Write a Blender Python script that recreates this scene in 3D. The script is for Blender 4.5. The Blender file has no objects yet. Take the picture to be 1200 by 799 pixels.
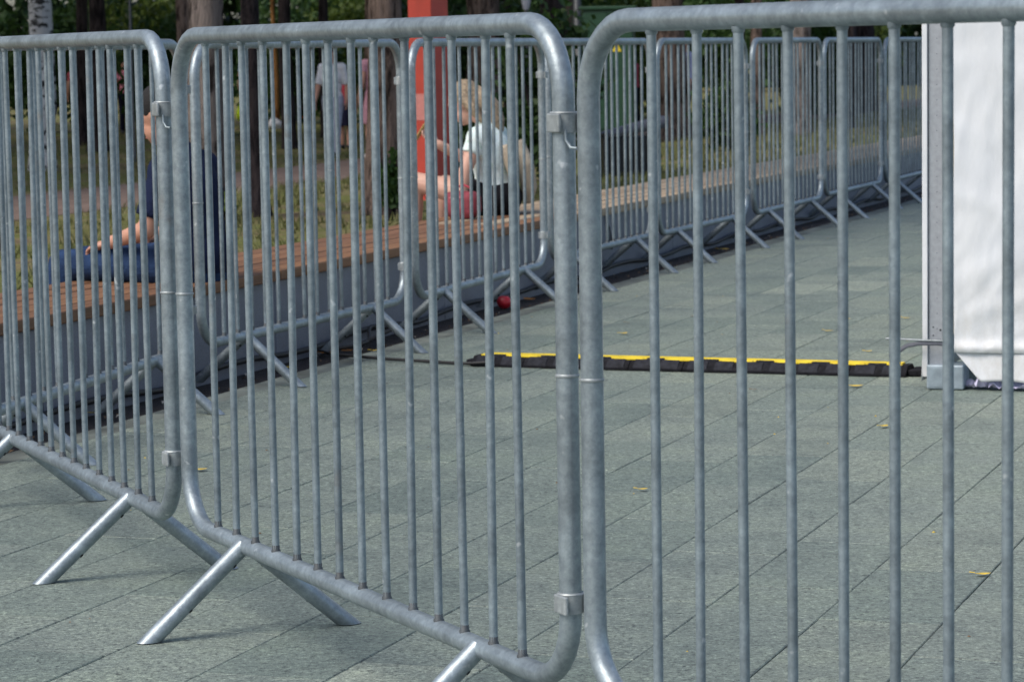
import bpy, bmesh, math, random
import numpy as np
from mathutils import Vector, Matrix, noise
R = math.radians
random.seed(7); rng = np.random.default_rng(7)
scene = bpy.context.scene
col = scene.collection

# ------------------------------------------------------------------ camera
cam_d = bpy.data.cameras.new('camera'); cam = bpy.data.objects.new('camera', cam_d); col.objects.link(cam)
cam.matrix_world = Matrix.Translation((0, 0, 1.2425)) @ Matrix.Rotation(math.pi/2 - 0.101, 4, 'X') @ Matrix.Rotation(-0.0165, 4, 'Z')
cam_d.sensor_width = 36; cam_d.lens = 3340.7/1200*36
cam_d.clip_start = 0.05; cam_d.clip_end = 2000
cam_d.dof.use_dof = True; cam_d.dof.focus_distance = 6.2; cam_d.dof.aperture_fstop = 15
scene.camera = cam

# ------------------------------------------------------------------ sky and sun (soft light, high thin cloud)
SUN_EL, SUN_AZ = 50.0, 236.0          # azimuth clockwise from +Y: light from the left
w = bpy.data.worlds.new('World'); scene.world = w; w.use_nodes = True
nt = w.node_tree; bg = nt.nodes['Background']
sky = nt.nodes.new('ShaderNodeTexSky'); sky.sky_type = 'NISHITA'; sky.sun_disc = False
sky.sun_elevation = R(SUN_EL); sky.sun_rotation = R(SUN_AZ); sky.dust_density = 2.5; sky.air_density = 1.0
nt.links.new(sky.outputs[0], bg.inputs[0]); bg.inputs[1].default_value = 0.10
sun_d = bpy.data.lights.new('sun', 'SUN'); sun = bpy.data.objects.new('sun', sun_d); col.objects.link(sun)
sun_d.energy = 1.5; sun_d.angle = R(34); sun_d.color = (1.0, 0.94, 0.85)
sd = Vector((math.sin(R(SUN_AZ))*math.cos(R(SUN_EL)), math.cos(R(SUN_AZ))*math.cos(R(SUN_EL)), math.sin(R(SUN_EL))))
sun.rotation_euler = sd.to_track_quat('Z', 'Y').to_euler(); sun.location = (-20, 0, 30)
scene.view_settings.view_transform = 'Standard'; scene.view_settings.look = 'None'
scene.view_settings.gamma = 1; scene.view_settings.exposure = 0.78

# ------------------------------------------------------------------ helpers
A_ROW = R(70.86)
U = Vector((math.cos(A_ROW), math.sin(A_ROW), 0)); N = Vector((math.sin(A_ROW), -math.cos(A_ROW), 0))
def P(s, n, z=0): return U*s + N*n + Vector((0, 0, z))

class MB:
    """collects vertices and faces (with a material slot each) for ONE mesh"""
    def __init__(s): s.v = []; s.f = []; s.m = []; s.smooth = []
    def add(s, vs, fs, mi=0, sm=False):
        o = len(s.v); s.v += [tuple(v) for v in vs]
        for f in fs: s.f.append(tuple(o+i for i in f)); s.m.append(mi); s.smooth.append(sm)
    def box(s, lo, hi, mi=0, M=None, bev=0.0):
        x0, y0, z0 = lo; x1, y1, z1 = hi
        if bev <= 0:
            vs = [(x0,y0,z0),(x1,y0,z0),(x1,y1,z0),(x0,y1,z0),(x0,y0,z1),(x1,y0,z1),(x1,y1,z1),(x0,y1,z1)]
            fs = [(0,3,2,1),(4,5,6,7),(0,1,5,4),(1,2,6,5),(2,3,7,6),(3,0,4,7)]
            if M: vs = [M @ Vector(v) for v in vs]
            s.add(vs, fs, mi); return
        bm = bmesh.new(); bmesh.ops.create_cube(bm, size=1)
        for v in bm.verts: v.co = Vector((x0+(v.co.x+.5)*(x1-x0), y0+(v.co.y+.5)*(y1-y0), z0+(v.co.z+.5)*(z1-z0)))
        bmesh.ops.bevel(bm, geom=bm.edges[:], offset=bev, segments=2, profile=.5, affect='EDGES')
        bm.verts.index_update()
        vs = [v.co.copy() for v in bm.verts]
        if M: vs = [M @ v for v in vs]
        s.add(vs, [[v.index for v in f.verts] for f in bm.faces], mi, False); bm.free()
    def tube(s, pts, rad, seg=12, mi=0, closed=False, caps=True, flat=1.0):
        pts = [Vector(p) for p in pts]; n = len(pts)
        rads = rad if isinstance(rad, (list, tuple)) else [rad]*n
        tans = []
        for i in range(n):
            a = pts[(i-1) % n] if (closed or i > 0) else pts[i]
            b = pts[(i+1) % n] if (closed or i < n-1) else pts[i]
            tans.append((b-a).normalized())
        t0 = tans[0]; ref = Vector((0,0,1)) if abs(t0.z) < .9 else Vector((0,1,0))
        nx = (ref - t0*ref.dot(t0)).normalized(); vs = []
        for i in range(n):
            t = tans[i]; nx = (nx - t*nx.dot(t)).normalized(); ny = t.cross(nx)
            for k in range(seg):
                a = 2*math.pi*k/seg
                vs.append(pts[i] + nx*math.cos(a)*rads[i] + ny*math.sin(a)*rads[i]*flat)
        fs = []
        for i in range(n if closed else n-1):
            j = (i+1) % n
            for k in range(seg):
                l = (k+1) % seg
                fs.append((i*seg+k, i*seg+l, j*seg+l, j*seg+k))
        s.add(vs, fs, mi, True)
        if caps and not closed:
            s.add(vs[:seg], [tuple(range(seg))[::-1]], mi); s.add(vs[-seg:], [tuple(range(seg))], mi)
    def ell(s, c, r, M=None, seg=14, rings=9, mi=0):
        vs = []; fs = []
        for i in range(rings+1):
            th = math.pi*i/rings
            for k in range(seg):
                a = 2*math.pi*k/seg
                v = Vector((r[0]*math.sin(th)*math.cos(a), r[1]*math.sin(th)*math.sin(a), r[2]*math.cos(th)))
                if M: v = M @ v
                vs.append(v + Vector(c))
        for i in range(rings):
            for k in range(seg):
                l = (k+1) % seg
                fs.append((i*seg+k, (i+1)*seg+k, (i+1)*seg+l, i*seg+l))
        s.add(vs, fs, mi, True)
    def mesh(s, name, mats):
        me = bpy.data.meshes.new(name); me.from_pydata(s.v, [], s.f)
        for m in (mats if isinstance(mats, (list, tuple)) else [mats]): me.materials.append(m)
        me.polygons.foreach_set('material_index', s.m); me.polygons.foreach_set('use_smooth', s.smooth)
        me.update(); return me
    def build(s, name, mats, parent=None, loc=(0,0,0), rotz=0.0):
        return link(name, s.mesh(name, mats), parent, loc, rotz)

def link(name, me, parent=None, loc=(0,0,0), rotz=0.0):
    o = bpy.data.objects.new(name, me); col.objects.link(o)
    o.location = loc; o.rotation_euler = (0, 0, rotz)
    if parent: o.parent = parent
    return o
def tag(o, label=None, cat=None, group=None, kind=None):
    if label: o['label'] = label
    if cat: o['category'] = cat
    if group: o['group'] = group
    if kind: o['kind'] = kind
    return o
def empty(name, loc, rotz=0.0, label=None, cat=None, group=None):
    o = bpy.data.objects.new(name, None); col.objects.link(o); o.location = loc; o.rotation_euler = (0,0,rotz)
    o.empty_display_size = .2
    return tag(o, label, cat, group)
def copy_tree(o, parent=None):
    c = o.copy(); col.objects.link(c)
    if parent: c.parent = parent
    for ch in list(o.children): copy_tree(ch, c)
    return c
def npmesh(name, V, F, mats, mi=None, smooth=False):
    """V (n,3) float, F (m,k) int, uniform polygon size k"""
    me = bpy.data.meshes.new(name); m, k = F.shape
    me.vertices.add(len(V)); me.vertices.foreach_set('co', V.astype(np.float32).ravel())
    me.loops.add(m*k); me.loops.foreach_set('vertex_index', F.astype(np.int32).ravel())
    me.polygons.add(m); me.polygons.foreach_set('loop_start', np.arange(0, m*k, k, dtype=np.int32))
    for q in (mats if isinstance(mats, (list, tuple)) else [mats]): me.materials.append(q)
    if mi is not None: me.polygons.foreach_set('material_index', mi.astype(np.int32))
    me.update(calc_edges=True); me.validate(); return me

# ------------------------------------------------------------------ materials
class NB:
    def __init__(s, name):
        s.m = bpy.data.materials.new(name); s.m.use_nodes = True; s.t = s.m.node_tree
        s.b = s.t.nodes['Principled BSDF']; s.pos = s.n('ShaderNodeNewGeometry').outputs['Position']
    def n(s, t, **kw):
        x = s.t.nodes.new(t)
        for k, v in kw.items(): setattr(x, k, v)
        return x
    def l(s, a, b): s.t.links.new(a, b)
    def noise(s, scale, detail=4, rough=.55, vec=None, stretch=None):
        x = s.n('ShaderNodeTexNoise'); x.inputs['Scale'].default_value = scale
        x.inputs['Detail'].default_value = detail; x.inputs['Roughness'].default_value = rough
        v = vec or s.pos
        if stretch:
            mp = s.n('ShaderNodeMapping'); mp.inputs['Scale'].default_value = stretch; s.l(v, mp.inputs[0]); v = mp.outputs[0]
        s.l(v, x.inputs['Vector']); return x.outputs['Fac']
    def ramp(s, fac, stops):
        x = s.n('ShaderNodeValToRGB'); e = x.color_ramp.elements
        while len(e) < len(stops): e.new(.5)
        for q, (p, c) in zip(e, stops): q.position = p; q.color = (*c, 1)
        s.l(fac, x.inputs[0]); return x.outputs[0]
    def mix(s, fac, a, b, mode='MIX'):
        x = s.n('ShaderNodeMix', data_type='RGBA', blend_type=mode)
        for k, v in ((0, fac), (6, a), (7, b)):
            if hasattr(v, 'is_linked'): s.l(v, x.inputs[k])
            else: x.inputs[k].default_value = v if k == 0 else (*v, 1)
        return x.outputs[2]
    def math(s, op, a, b=0.0):
        x = s.n('ShaderNodeMath', operation=op)
        for k, v in ((0, a), (1, b)):
            if hasattr(v, 'is_linked'): s.l(v, x.inputs[k])
            else: x.inputs[k].default_value = v
        return x.outputs[0]
    def rand(s): return s.n('ShaderNodeObjectInfo').outputs['Random']
    def bump(s, h, strength=.3, dist=.01):
        x = s.n('ShaderNodeBump'); x.inputs['Strength'].default_value = strength; x.inputs['Distance'].default_value = dist
        s.l(h, x.inputs['Height']); s.l(x.outputs[0], s.b.inputs['Normal'])
    def set(s, color=None, rough=None, metal=None, spec=None):
        for k, v in (('Base Color', color), ('Roughness', rough), ('Metallic', metal), ('Specular IOR Level', spec)):
            if v is None: continue
            if hasattr(v, 'is_linked'): s.l(v, s.b.inputs[k])
            else: s.b.inputs[k].default_value = (*v, 1) if k == 'Base Color' else v
        return s.m
def simple(name, c, rough=.6, metal=0.0, var=.18, scale=25, bump=.15, dist=.004, spec=.5):
    b = NB(name); f = b.noise(scale)
    lo = tuple(max(0, x*(1-var)) for x in c); hi = tuple(min(1, x*(1+var)) for x in c)
    b.set(b.ramp(f, [(.3, lo), (.7, hi)]), rough, metal, spec)
    if bump: b.bump(b.noise(scale*4, 3), bump, dist)
    return b.m

def m_galv(name, base=(.285,.335,.36), metal=.55, rough=.40):
    b = NB(name)
    big = b.noise(9, 3); spang = b.n('ShaderNodeTexVoronoi'); spang.inputs['Scale'].default_value = 90; b.l(b.pos, spang.inputs['Vector'])
    c = b.ramp(big, [(.3, tuple(x*.78 for x in base)), (.5, base), (.72, tuple(min(1, x*1.25) for x in base))])
    sp = b.ramp(b.noise(60, 5, .7), [(.35, (.72,.73,.75)), (.6, (1.1,1.1,1.1)), (.75, (1.35,1.35,1.35))])
    c = b.mix(.75, c, sp, 'MULTIPLY')
    bw = b.n('ShaderNodeRGBToBW'); b.l(spang.outputs['Color'], bw.inputs[0])
    c = b.mix(.10, c, bw.outputs[0], 'SOFT_LIGHT')
    stain = b.ramp(b.noise(3.1, 5, .7), [(.63, (0,0,0)), (.74, (1,1,1))])
    grime = b.mix(b.math('MULTIPLY', stain, .5), c, (.19,.14,.095))
    white = b.ramp(b.noise(38, 2, .5), [(.70, (0,0,0)), (.78, (1,1,1))])
    c = b.mix(b.math('MULTIPLY', white, .5), grime, (.75,.78,.80))
    r = b.n('ShaderNodeMapRange'); b.l(b.noise(24, 4), r.inputs[0]); r.inputs[3].default_value = rough-.1; r.inputs[4].default_value = rough+.16
    b.set(c, r.outputs[0], metal); b.bump(b.noise(160, 3), .22, .002); return b.m
GALV = m_galv('galvanised_tube')
GALV_BAR = m_galv('galvanised_bar', (.235,.285,.31), .45, .42)
GALV_DARK = simple('dark_hole', (.012,.013,.015), .8)
CLAMP = m_galv('galvanised_clamp', (.33,.36,.365), .4, .45)
WELD = simple('weld_dark', (.075,.085,.092), .6, .3)

def m_slab():
    b = NB('granite_slab'); r = b.rand()
    base = b.ramp(r, [(0, (.160,.198,.177)), (.3, (.186,.224,.198)), (.80, (.204,.240,.212)), (.93, (.202,.236,.203)), (1, (.255,.292,.248))])
    g = b.ramp(b.noise(72, 3, 1.0), [(.37, (.22,.23,.25)), (.46, (.95,.95,.95)), (.55, (1.0,1.0,1.0)), (.64, (1.9,1.9,1.8))])
    c = b.mix(.85, base, g, 'MULTIPLY')
    pit = b.ramp(b.noise(60, 1, .5), [(.27, (.30,.30,.32)), (.34, (1,1,1))]); c = b.mix(.8, c, pit, 'MULTIPLY')
    g2 = b.ramp(b.noise(26, 5, .8), [(.32, (.62,.63,.65)), (.5, (1,1,1)), (.68, (1.3,1.31,1.24))]); c = b.mix(.75, c, g2, 'MULTIPLY')
    st = b.ramp(b.noise(1.8, 6, .72), [(.33, (.70,.72,.75)), (.5, (1,1,1)), (.68, (1.12,1.12,1.04))]); c = b.mix(.8, c, st, 'MULTIPLY')
    saw = b.ramp(b.noise(10, 3, .6, stretch=(1, 6, 1)), [(.3, (.93,.93,.93)), (.7, (1.06,1.06,1.06))]); c = b.mix(.6, c, saw, 'MULTIPLY')
    b.set(c, b.ramp(b.noise(3, 3), [(.3, (.55,)*3), (.7, (.75,)*3)]), 0, .35); b.bump(b.noise(120, 3, .8), .45, .004); return b.m
SLAB = m_slab()
JOINT = simple('joint_grout', (.135,.155,.14), .95, var=.55, scale=4)
SOIL = simple('dark_soil', (.030,.026,.028), .95, var=.5, scale=40, bump=.8, dist=.02)
def m_wall():
    b = NB('slate_panel'); r = b.rand()
    base = b.ramp(r, [(0, (.165,.185,.235)), (1, (.20,.22,.268))])
    c = b.mix(.6, base, b.ramp(b.noise(5, 5, .65), [(.3, (.75,)*3), (.7, (1.2,)*3)]), 'MULTIPLY')
    c = b.mix(.5, c, b.ramp(b.noise(170, 2, .8), [(.35, (.7,)*3), (.7, (1.5,)*3)]), 'MULTIPLY')
    b.set(c, .5); b.bump(b.noise(120, 3), .15, .002); return b.m
WALLM = m_wall()
def m_wood(name, cols):
    b = NB(name); r = b.rand()
    tc = b.n('ShaderNodeTexCoord').outputs['Object']; ad = b.n('ShaderNodeVectorMath', operation='ADD')
    cmb = b.n('ShaderNodeCombineXYZ'); b.l(b.math('MULTIPLY', r, 37.0), cmb.inputs[0]); b.l(b.math('MULTIPLY', r, 11.0), cmb.inputs[1])
    b.l(tc, ad.inputs[0]); b.l(cmb.outputs[0], ad.inputs[1])
    gr = b.noise(14, 5, .6, ad.outputs[0], (.12, 3, 3))
    base = b.ramp(r, [(0, cols[0]), (.5, cols[1]), (1, cols[2])])
    c = b.mix(.85, base, b.ramp(gr, [(.3, (.6,.55,.5)), (.5, (1,1,1)), (.72, (1.25,1.22,1.2))]), 'MULTIPLY')
    c = b.mix(.6, c, b.ramp(b.noise(3.5, 4, vec=ad.outputs[0]), [(.3, (.8,.8,.8)), (.7, (1.15,1.15,1.15))]), 'MULTIPLY')
    b.set(c, .6); b.bump(gr, .4, .004); return b.m
WOOD = m_wood('stained_wood', [(.175,.085,.042), (.24,.122,.058), (.205,.102,.055)])
WOOD2 = m_wood('weathered_wood', [(.37,.28,.185), (.43,.335,.23), (.34,.25,.165)])
def m_ground():
    b = NB('lawn_ground')
    f = b.ramp(b.noise(.55, 5, .65), [(.36, (.15,.112,.08)), (.45, (.19,.165,.085)), (.55, (.13,.14,.05)), (.7, (.155,.165,.06))])
    c = b.mix(.7, f, b.ramp(b.noise(8, 5, .7), [(.3, (.6,.6,.55)), (.7, (1.35,1.35,1.25))]), 'MULTIPLY')
    b.set(c, .95, 0, .1); b.bump(b.noise(30, 4), .7, .05); return b.m
GROUND = m_ground()
PATHM = simple('earth_path', (.17,.125,.105), .95, var=.22, scale=3, bump=.5, dist=.01, spec=.1)
GRAVEL = simple('pink_gravel', (.25,.20,.17), .95, var=.3, scale=18, bump=.7, dist=.01, spec=.1)
def m_leaf(name, a, c2, tr=.3):
    b = NB(name); f = b.noise(.9, 2); g = b.noise(9, 2)
    c = b.mix(b.math('MULTIPLY', b.math('ADD', f, g), .5), a, c2)
    b.set(c, .55, 0, .3)
    t = b.n('ShaderNodeBsdfTranslucent'); b.l(c, t.inputs[0]); mx = b.n('ShaderNodeMixShader'); mx.inputs[0].default_value = tr
    out = b.t.nodes['Material Output']; b.l(b.b.outputs[0], mx.inputs[1]); b.l(t.outputs[0], mx.inputs[2]); b.l(mx.outputs[0], out.inputs[0]); return b.m
LEAF_A = m_leaf('leaf_dark', (.012,.036,.010), (.048,.10,.02))
LEAF_B = m_leaf('leaf_mid', (.014,.045,.011), (.06,.115,.024))
LEAF_C = m_leaf('leaf_light', (.045,.085,.016), (.15,.20,.034))
LEAF_F = m_leaf('leaf_forest', (.010,.028,.012), (.045,.095,.022), .2)
GRASSM = m_leaf('grass_blade', (.085,.10,.03), (.17,.165,.065), .25)
def m_bark(name, a, c2, sc=12):
    b = NB(name); f = b.noise(sc, 6, .7, stretch=(1, 1, .22))
    b.set(b.ramp(f, [(.39, a), (.50, c2), (.63, tuple(x*1.35 for x in c2))]), .95, 0, .1); b.bump(f, 1.0, .09); return b.m
BARK_PINE = m_bark('pine_bark', (.035,.028,.026), (.21,.175,.16), 13)
BARK_DARK = m_bark('dark_bark', (.012,.010,.012), (.045,.036,.038))
BARK_BROWN = m_bark('brown_bark', (.03,.022,.019), (.17,.125,.105), 13)
BARK_ORANGE = m_bark('orange_bark', (.10,.045,.018), (.24,.12,.045))
def m_birch():
    b = NB('birch_bark'); f = b.noise(3.6, 4, .7, stretch=(1, 1, 2.4))
    mk = b.ramp(f, [(.50, (0,0,0)), (.56, (1,1,1))])
    base = b.ramp(b.noise(3, 3), [(.3, (.42,.42,.44)), (.7, (.62,.62,.63))])
    b.set(b.mix(mk, base, (.02,.02,.022)), .8); b.bump(f, .5, .02); return b.m
BIRCH = m_birch()
def m_canvas():
    b = NB('white_canvas')
    c = b.ramp(b.noise(2.2, 4), [(.3, (.66,.685,.715)), (.7, (.735,.75,.765))])
    c = b.mix(.35, c, b.ramp(b.noise(8, 5, .7, stretch=(1,1,.5)), [(.32, (.86,.86,.84)), (.6, (1,1,1))]), 'MULTIPLY')
    sp = b.n('ShaderNodeSeparateXYZ'); b.l(b.pos, sp.inputs[0]); mr = b.n('ShaderNodeMapRange'); b.l(sp.outputs[2], mr.inputs[0]); mr.inputs[1].default_value = .5; mr.inputs[2].default_value = .02; mr.inputs[3].default_value = 0; mr.inputs[4].default_value = .55
    dirt = b.ramp(b.noise(11, 6, .75, stretch=(1,1,.5)), [(.42, (0,0,0)), (.66, (1,1,1))]); c = b.mix(b.math('MULTIPLY', dirt, mr.outputs[0]), c, (.42,.39,.33))
    b.set(c, .5, 0, .4)
    wv = b.noise(900, 1); cr = b.noise(14, 4, .6, stretch=(1, 1, .4))
    b.bump(b.math('ADD', b.math('MULTIPLY', wv, .04), cr), .35, .01); return b.m
CANVAS = m_canvas()
ALU = simple('aluminium_profile', (.34,.36,.385), .5, .25, var=.1, scale=60)
CREAM = simple('cream_strip', (.62,.57,.46), .7, var=.2, scale=50)
BLOCK = simple('galvanised_block', (.30,.36,.40), .5, .4, var=.2, scale=22)
RUBBER = simple('black_rubber', (.012,.012,.015), .85, var=.5, scale=40, bump=.5, spec=.18)
RUBBER2 = simple('lightened_block_rubber', (.020,.021,.027), .8, var=.5, scale=45, bump=.5, spec=.25)  # tread blocks coloured lighter so the gaps between read as shaded holes
YELLOW = simple('yellow_plastic', (.78,.58,.02), .55, var=.22, scale=16)
YLEAF = simple('yellow_leaf', (.62,.44,.05), .6, var=.3, scale=60)
OLEAF = simple('orange_leaf', (.45,.19,.03), .6, var=.3, scale=60)
BLEAF = simple('brown_leaf', (.16,.10,.05), .7, var=.3, scale=60)
CABLE = simple('black_cable', (.012,.012,.014), .55)
SKIN = simple('skin', (.56,.33,.25), .55, var=.08, scale=14, bump=.08)
SKIN2 = simple('tanned_skin', (.50,.26,.18), .55, var=.1, scale=14, bump=.08)
def cloth(name, c, var=.15): return simple(name, c, .9, 0, var, 18, .45, .01, .15)
GREENM = simple('green_paint', (.014,.058,.026), .5, var=.15, scale=6)
RED = simple('red_paint', (.55,.06,.035), .5, var=.12, scale=8)
RED2 = simple('pink_notice', (.66,.25,.22), .6, var=.08)
BLACK = simple('black_plastic', (.012,.012,.014), .5)
GREYTARP = simple('grey_sheet', (.12,.125,.15), .6, var=.2)

# ------------------------------------------------------------------ ground: pavement, strip, park
def terrain_z(d): return max(.2 - .047*max(d, 0.0), -.45)
NJ = -3.01; RW = .27; RL = .62                      # slab rows run along the bench
b = MB(); b.add([P(-40, -4.49, -.0065), P(-40, 90, -.0065), P(140, 90, -.0065), P(140, -4.49, -.0065)], [(0,1,2,3)])
pave = tag(b.build('pavement', JOINT), kind='structure')
b = MB(); NN = 60
vs = []; fs = []
for i in range(NN+1):
    s = -2 + i*40/NN
    for k, (n_, z_) in enumerate(((-4.77, -.03), (-4.70, -.028), (-4.6, -.034), (-4.52, -.030), (-4.487, -.03))):
        vs.append(P(s, n_, z_ + .012*noise.noise(Vector((s*3, n_*9, 0)))))
for i in range(NN):
    for k in range(4): fs.append((i*5+k, i*5+k+1, (i+1)*5+k+1, (i+1)*5+k))
b.add(vs, fs, 0, True); tag(b.build('soil_strip', SOIL), kind='structure')
def slab_mesh():
    m = MB(); g = .0010; L2, W2 = RL/2-g, RW/2-g; e = .0022
    vs = [(x*L2, y*W2, -.016) for x, y in ((-1,-1),(1,-1),(1,1),(-1,1))]
    vs += [(x*L2, y*W2, -e) for x, y in ((-1,-1),(1,-1),(1,1),(-1,1))]
    vs += [(x*(L2-e), y*(W2-e), 0) for x, y in ((-1,-1),(1,-1),(1,1),(-1,1))]
    fs = [(8,9,10,11)]
    for i in range(4):
        j = (i+1) % 4; fs += [(i,j,4+j,4+i), (4+i,4+j,8+j,8+i)]
    m.add(vs, fs); return m.mesh('paving_slab', SLAB)
slab_me = slab_mesh(); slabs = []
Minv = cam.matrix_world.inverted(); fpx = 3340.7/1200*1024
k0 = math.ceil((-4.49 - NJ)/RW)                      # first whole row beside the soil strip
for k in range(k0-1, 44):
    n_ = NJ + (k+.5)*RW
    if n_ - RW/2 < -4.495: continue
    off = (k*.37 + .11*math.sin(k*7.3)) % 1*RL
    for i in range(2, 62):
        s = i*RL + off; p = P(s, n_, 0); q = Minv @ p
        vis = False; dist = -q.z
        if dist > 2:
            px, py = q.x/dist*fpx, q.y/dist*fpx; vis = abs(px) < 560 and abs(py) < 380
        slabs.append((not vis, dist if dist > 0 else 999, p))
slabs.sort(key=lambda t: (t[0], t[1]))
V = []; F = []; sv = [v.co.copy() for v in slab_me.vertices]; sf = [tuple(f.vertices) for f in slab_me.polygons]
rot0 = Matrix.Rotation(A_ROW, 4, 'Z')
b = MB()
for i, (nv, d, p) in enumerate(slabs):
    tilt = Matrix.Rotation(random.uniform(-.002, .002), 4, 'X') @ Matrix.Rotation(random.uniform(-.0012, .0012), 4, 'Y')
    M = Matrix.Translation(p + Vector((0,0,random.uniform(-.0012,.0008)))) @ rot0 @ tilt
    if i < 300 and not nv:
        o = link('paving_slab', slab_me, pave); o.matrix_local = M
    else: b.add([M @ v for v in sv], sf)
tag(b.build('paving_slab_field', SLAB, pave), kind='stuff')

dd = [0, .4, .8, 1.5, 3, 5, 6.7, 8, 10.3, 12, 14, 17, 22, 30, 45, 70, 120, 200]
def strip(name, mat, d0, d1, lift, kind='structure'):
    ds = sorted({d0, d1, *[d for d in dd if d0 < d < d1]}); S = np.arange(-60, 221, 1.0 if d1 < 40 else 4.0); m = MB(); vs = []; fs = []
    for i, s in enumerate(S):
        for d in ds:
            wob = .16*noise.noise(Vector((s*.7, d, 3))) if d in (d0, d1) and lift > 0 else 0
            dz = d + wob; vs.append(P(float(s), -5.42-dz, terrain_z(dz)+lift))
    n_ = len(ds)
    for i in range(len(S)-1):
        for k in range(n_-1): fs.append((i*n_+k, i*n_+k+1, (i+1)*n_+k+1, (i+1)*n_+k))
    m.add(vs, fs, 0, True); return tag(m.build(name, mat), kind=kind)
strip('park_ground', GROUND, 0, 200, 0)
strip('gravel_path', GRAVEL, 0, .75, .005)
strip('earth_path', PATHM, 6.3, 10.4, .005)
# grass blades that one can see between the bench and the trees
nb = 60000
gs = rng.uniform(8, 62, nb); gd = np.where(rng.random(nb) < .55, rng.uniform(.6, 6.5, nb), rng.uniform(10.2, 26, nb))
keep = np.array([noise.noise(Vector((a*.5, c*.5, 0))) > -.12 for a, c in zip(gs, gd)])
gs, gd = gs[keep], gd[keep]; nb = len(gs)
base = np.outer(gs, np.array(U)) + np.outer(-5.42-gd, np.array(N)); base[:, 2] = np.maximum(.2-.047*gd, -.45)
h = rng.uniform(.03, .09, nb)*(1+.4*(gd > 10)); a = rng.uniform(0, 6.28, nb); wd = rng.uniform(.006, .012, nb)
dx = np.stack([np.cos(a), np.sin(a), 0*a], 1)*wd[:, None]; ln = np.stack([rng.normal(0, .03, nb), rng.normal(0, .03, nb), h], 1)
V = np.stack([base-dx, base+dx, base+ln], 1).reshape(-1, 3); F = np.arange(nb*3).reshape(-1, 3)
tag(link('grass', npmesh('grass', V, F, GRASSM)), 'short patchy grass between the bench and the trees', 'grass', kind='stuff')

# ------------------------------------------------------------------ crowd barriers
BH, BL, BG, BD, BT, BO = 1.10, 1.9412, .1889, .2264, .3626, .029
TR = .0188
def barrier_proto():
    root = empty('crowd_barrier', (0,0,0))
    rc = .125; pts = []
    def arc(cx, cz, a0):
        for k in range(9):
            a = a0 + k*math.pi/16; pts.append((cx+rc*math.cos(a), 0, cz+rc*math.sin(a)))
    z0, z1 = BG, BG+BH
    arc(BL-rc, z1-rc, 0); arc(rc, z1-rc, math.pi/2); arc(rc, z0+rc, math.pi); arc(BL-rc, z0+rc, 1.5*math.pi)
    m = MB(); m.tube(pts, TR, 18, closed=True); m.build('frame', GALV, root)
    s = BL/16.1; bm_ = MB(); r = .0078; zb, zt = BG+TR*.92, BG+BH-TR*.92
    bm_.tube([(0,0,zb), (0,0,zt)], r, 12, caps=False)
    bm_.tube([(0,0,zt+.003), (0,0,zt-.004), (0,0,zt-.007)], [r*1.3, r*1.25, r*1.02], 10, caps=False)     # welds
    bm_.tube([(0,0,zb-.003), (0,0,zb+.003), (0,0,zb+.005), (0,0,zb+.013), (0,0,zb+.014)], [r*1.3, r*1.25, r*1.04, r*1.03, r*.9], 10, 1, caps=False)
    bme = bm_.mesh('bar', [GALV_BAR, WELD])
    for k in range(14):
        o = link('bar', bme, root, ((1.55+k)*s + .0025*math.sin(k*5.1), 0, 0)); o.rotation_euler = (.0045*math.sin(k*3.3), .0035*math.sin(k*2.1), .7*k)
    for t, sg in ((BT, 1), (BT+BO, -1), (BL-BT, 1), (BL-BT+BO, -1)):
        # tubes welded to the bottom rail, splayed to each side
        a = Vector((t, -.004*sg, BG+.002)); e = Vector((t, -BD*sg, 0.0)); dr = (e-a).normalized(); rr = .0185
        nx = Vector((1,0,0)); ny = dr.cross(nx); vs = []; fs = []; seg = 16
        for i in range(3):
            for k in range(seg):
                an = 2*math.pi*k/seg; offv = nx*math.cos(an)*rr + ny*math.sin(an)*rr
                if i == 0: q = a + offv
                elif i == 1: q = a.lerp(e, .5) + offv
                else:
                    q = e + offv; q = q + dr*((.002-q.z)/dr.z)
                vs.append(q)
        for i in range(2):
            for k in range(seg): fs.append((i*seg+k, i*seg+(k+1)%seg, (i+1)*seg+(k+1)%seg, (i+1)*seg+k))
        lm = MB(); lm.add(vs, fs, 0, True); lm.add(vs[-seg:], [tuple(range(seg))], 1)
        lo = lm.build('leg', [GALV, GALV_DARK], root)
        for fr in (.16, .62):
            c = a.lerp(e, fr); hm = MB(); d2 = (nx*.55*sg + (ny if ny.z < 0 else -ny)*.83).normalized()
            hm.tube([c + d2*rr*.94, c + d2*(rr+.0008)], .005, 10); hm.build('bolt_hole', GALV_DARK, lo)
    for z in (BG+BH*.852, BG+BH*.130):
        m = MB(); zz = [(BL,0,z-.016), (BL,0,z+.016)]
        m.tube(zz, TR+.0032, 18); m.tube([(BL,0,z+.016), (BL,0,z+.0182)], [TR+.0045, TR+.003], 18)
        m.box((BL-.014, -TR-.0062, z-.0155), (BL+.030, -TR+.0005, z+.0155), bev=.0025)
        m.box((BL-.014, TR-.0005, z-.0155), (BL+.030, TR+.0062, z+.0155), bev=.0025)
        c = m.build('clamp', CLAMP, root)
        m = MB(); m.tube([(BL+.026, -.010, z-.012), (BL+.028, -.010, z-.028), (BL+.036, -.006, z-.040), (BL+.048, .0, z-.041)], .003, 8)
        if z > 1: m.build('hook', GALV_BAR, c)
    for x in (0, BL):
        m = MB(); z = BG+BH*.475; m.tube([(x,0,z-.003), (x,0,z), (x,0,z+.003)], [TR+.0006, TR+.0024, TR+.0006], 18, caps=False); m.build('weld_seam', CLAMP, root)
    return root
proto = barrier_proto()
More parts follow.
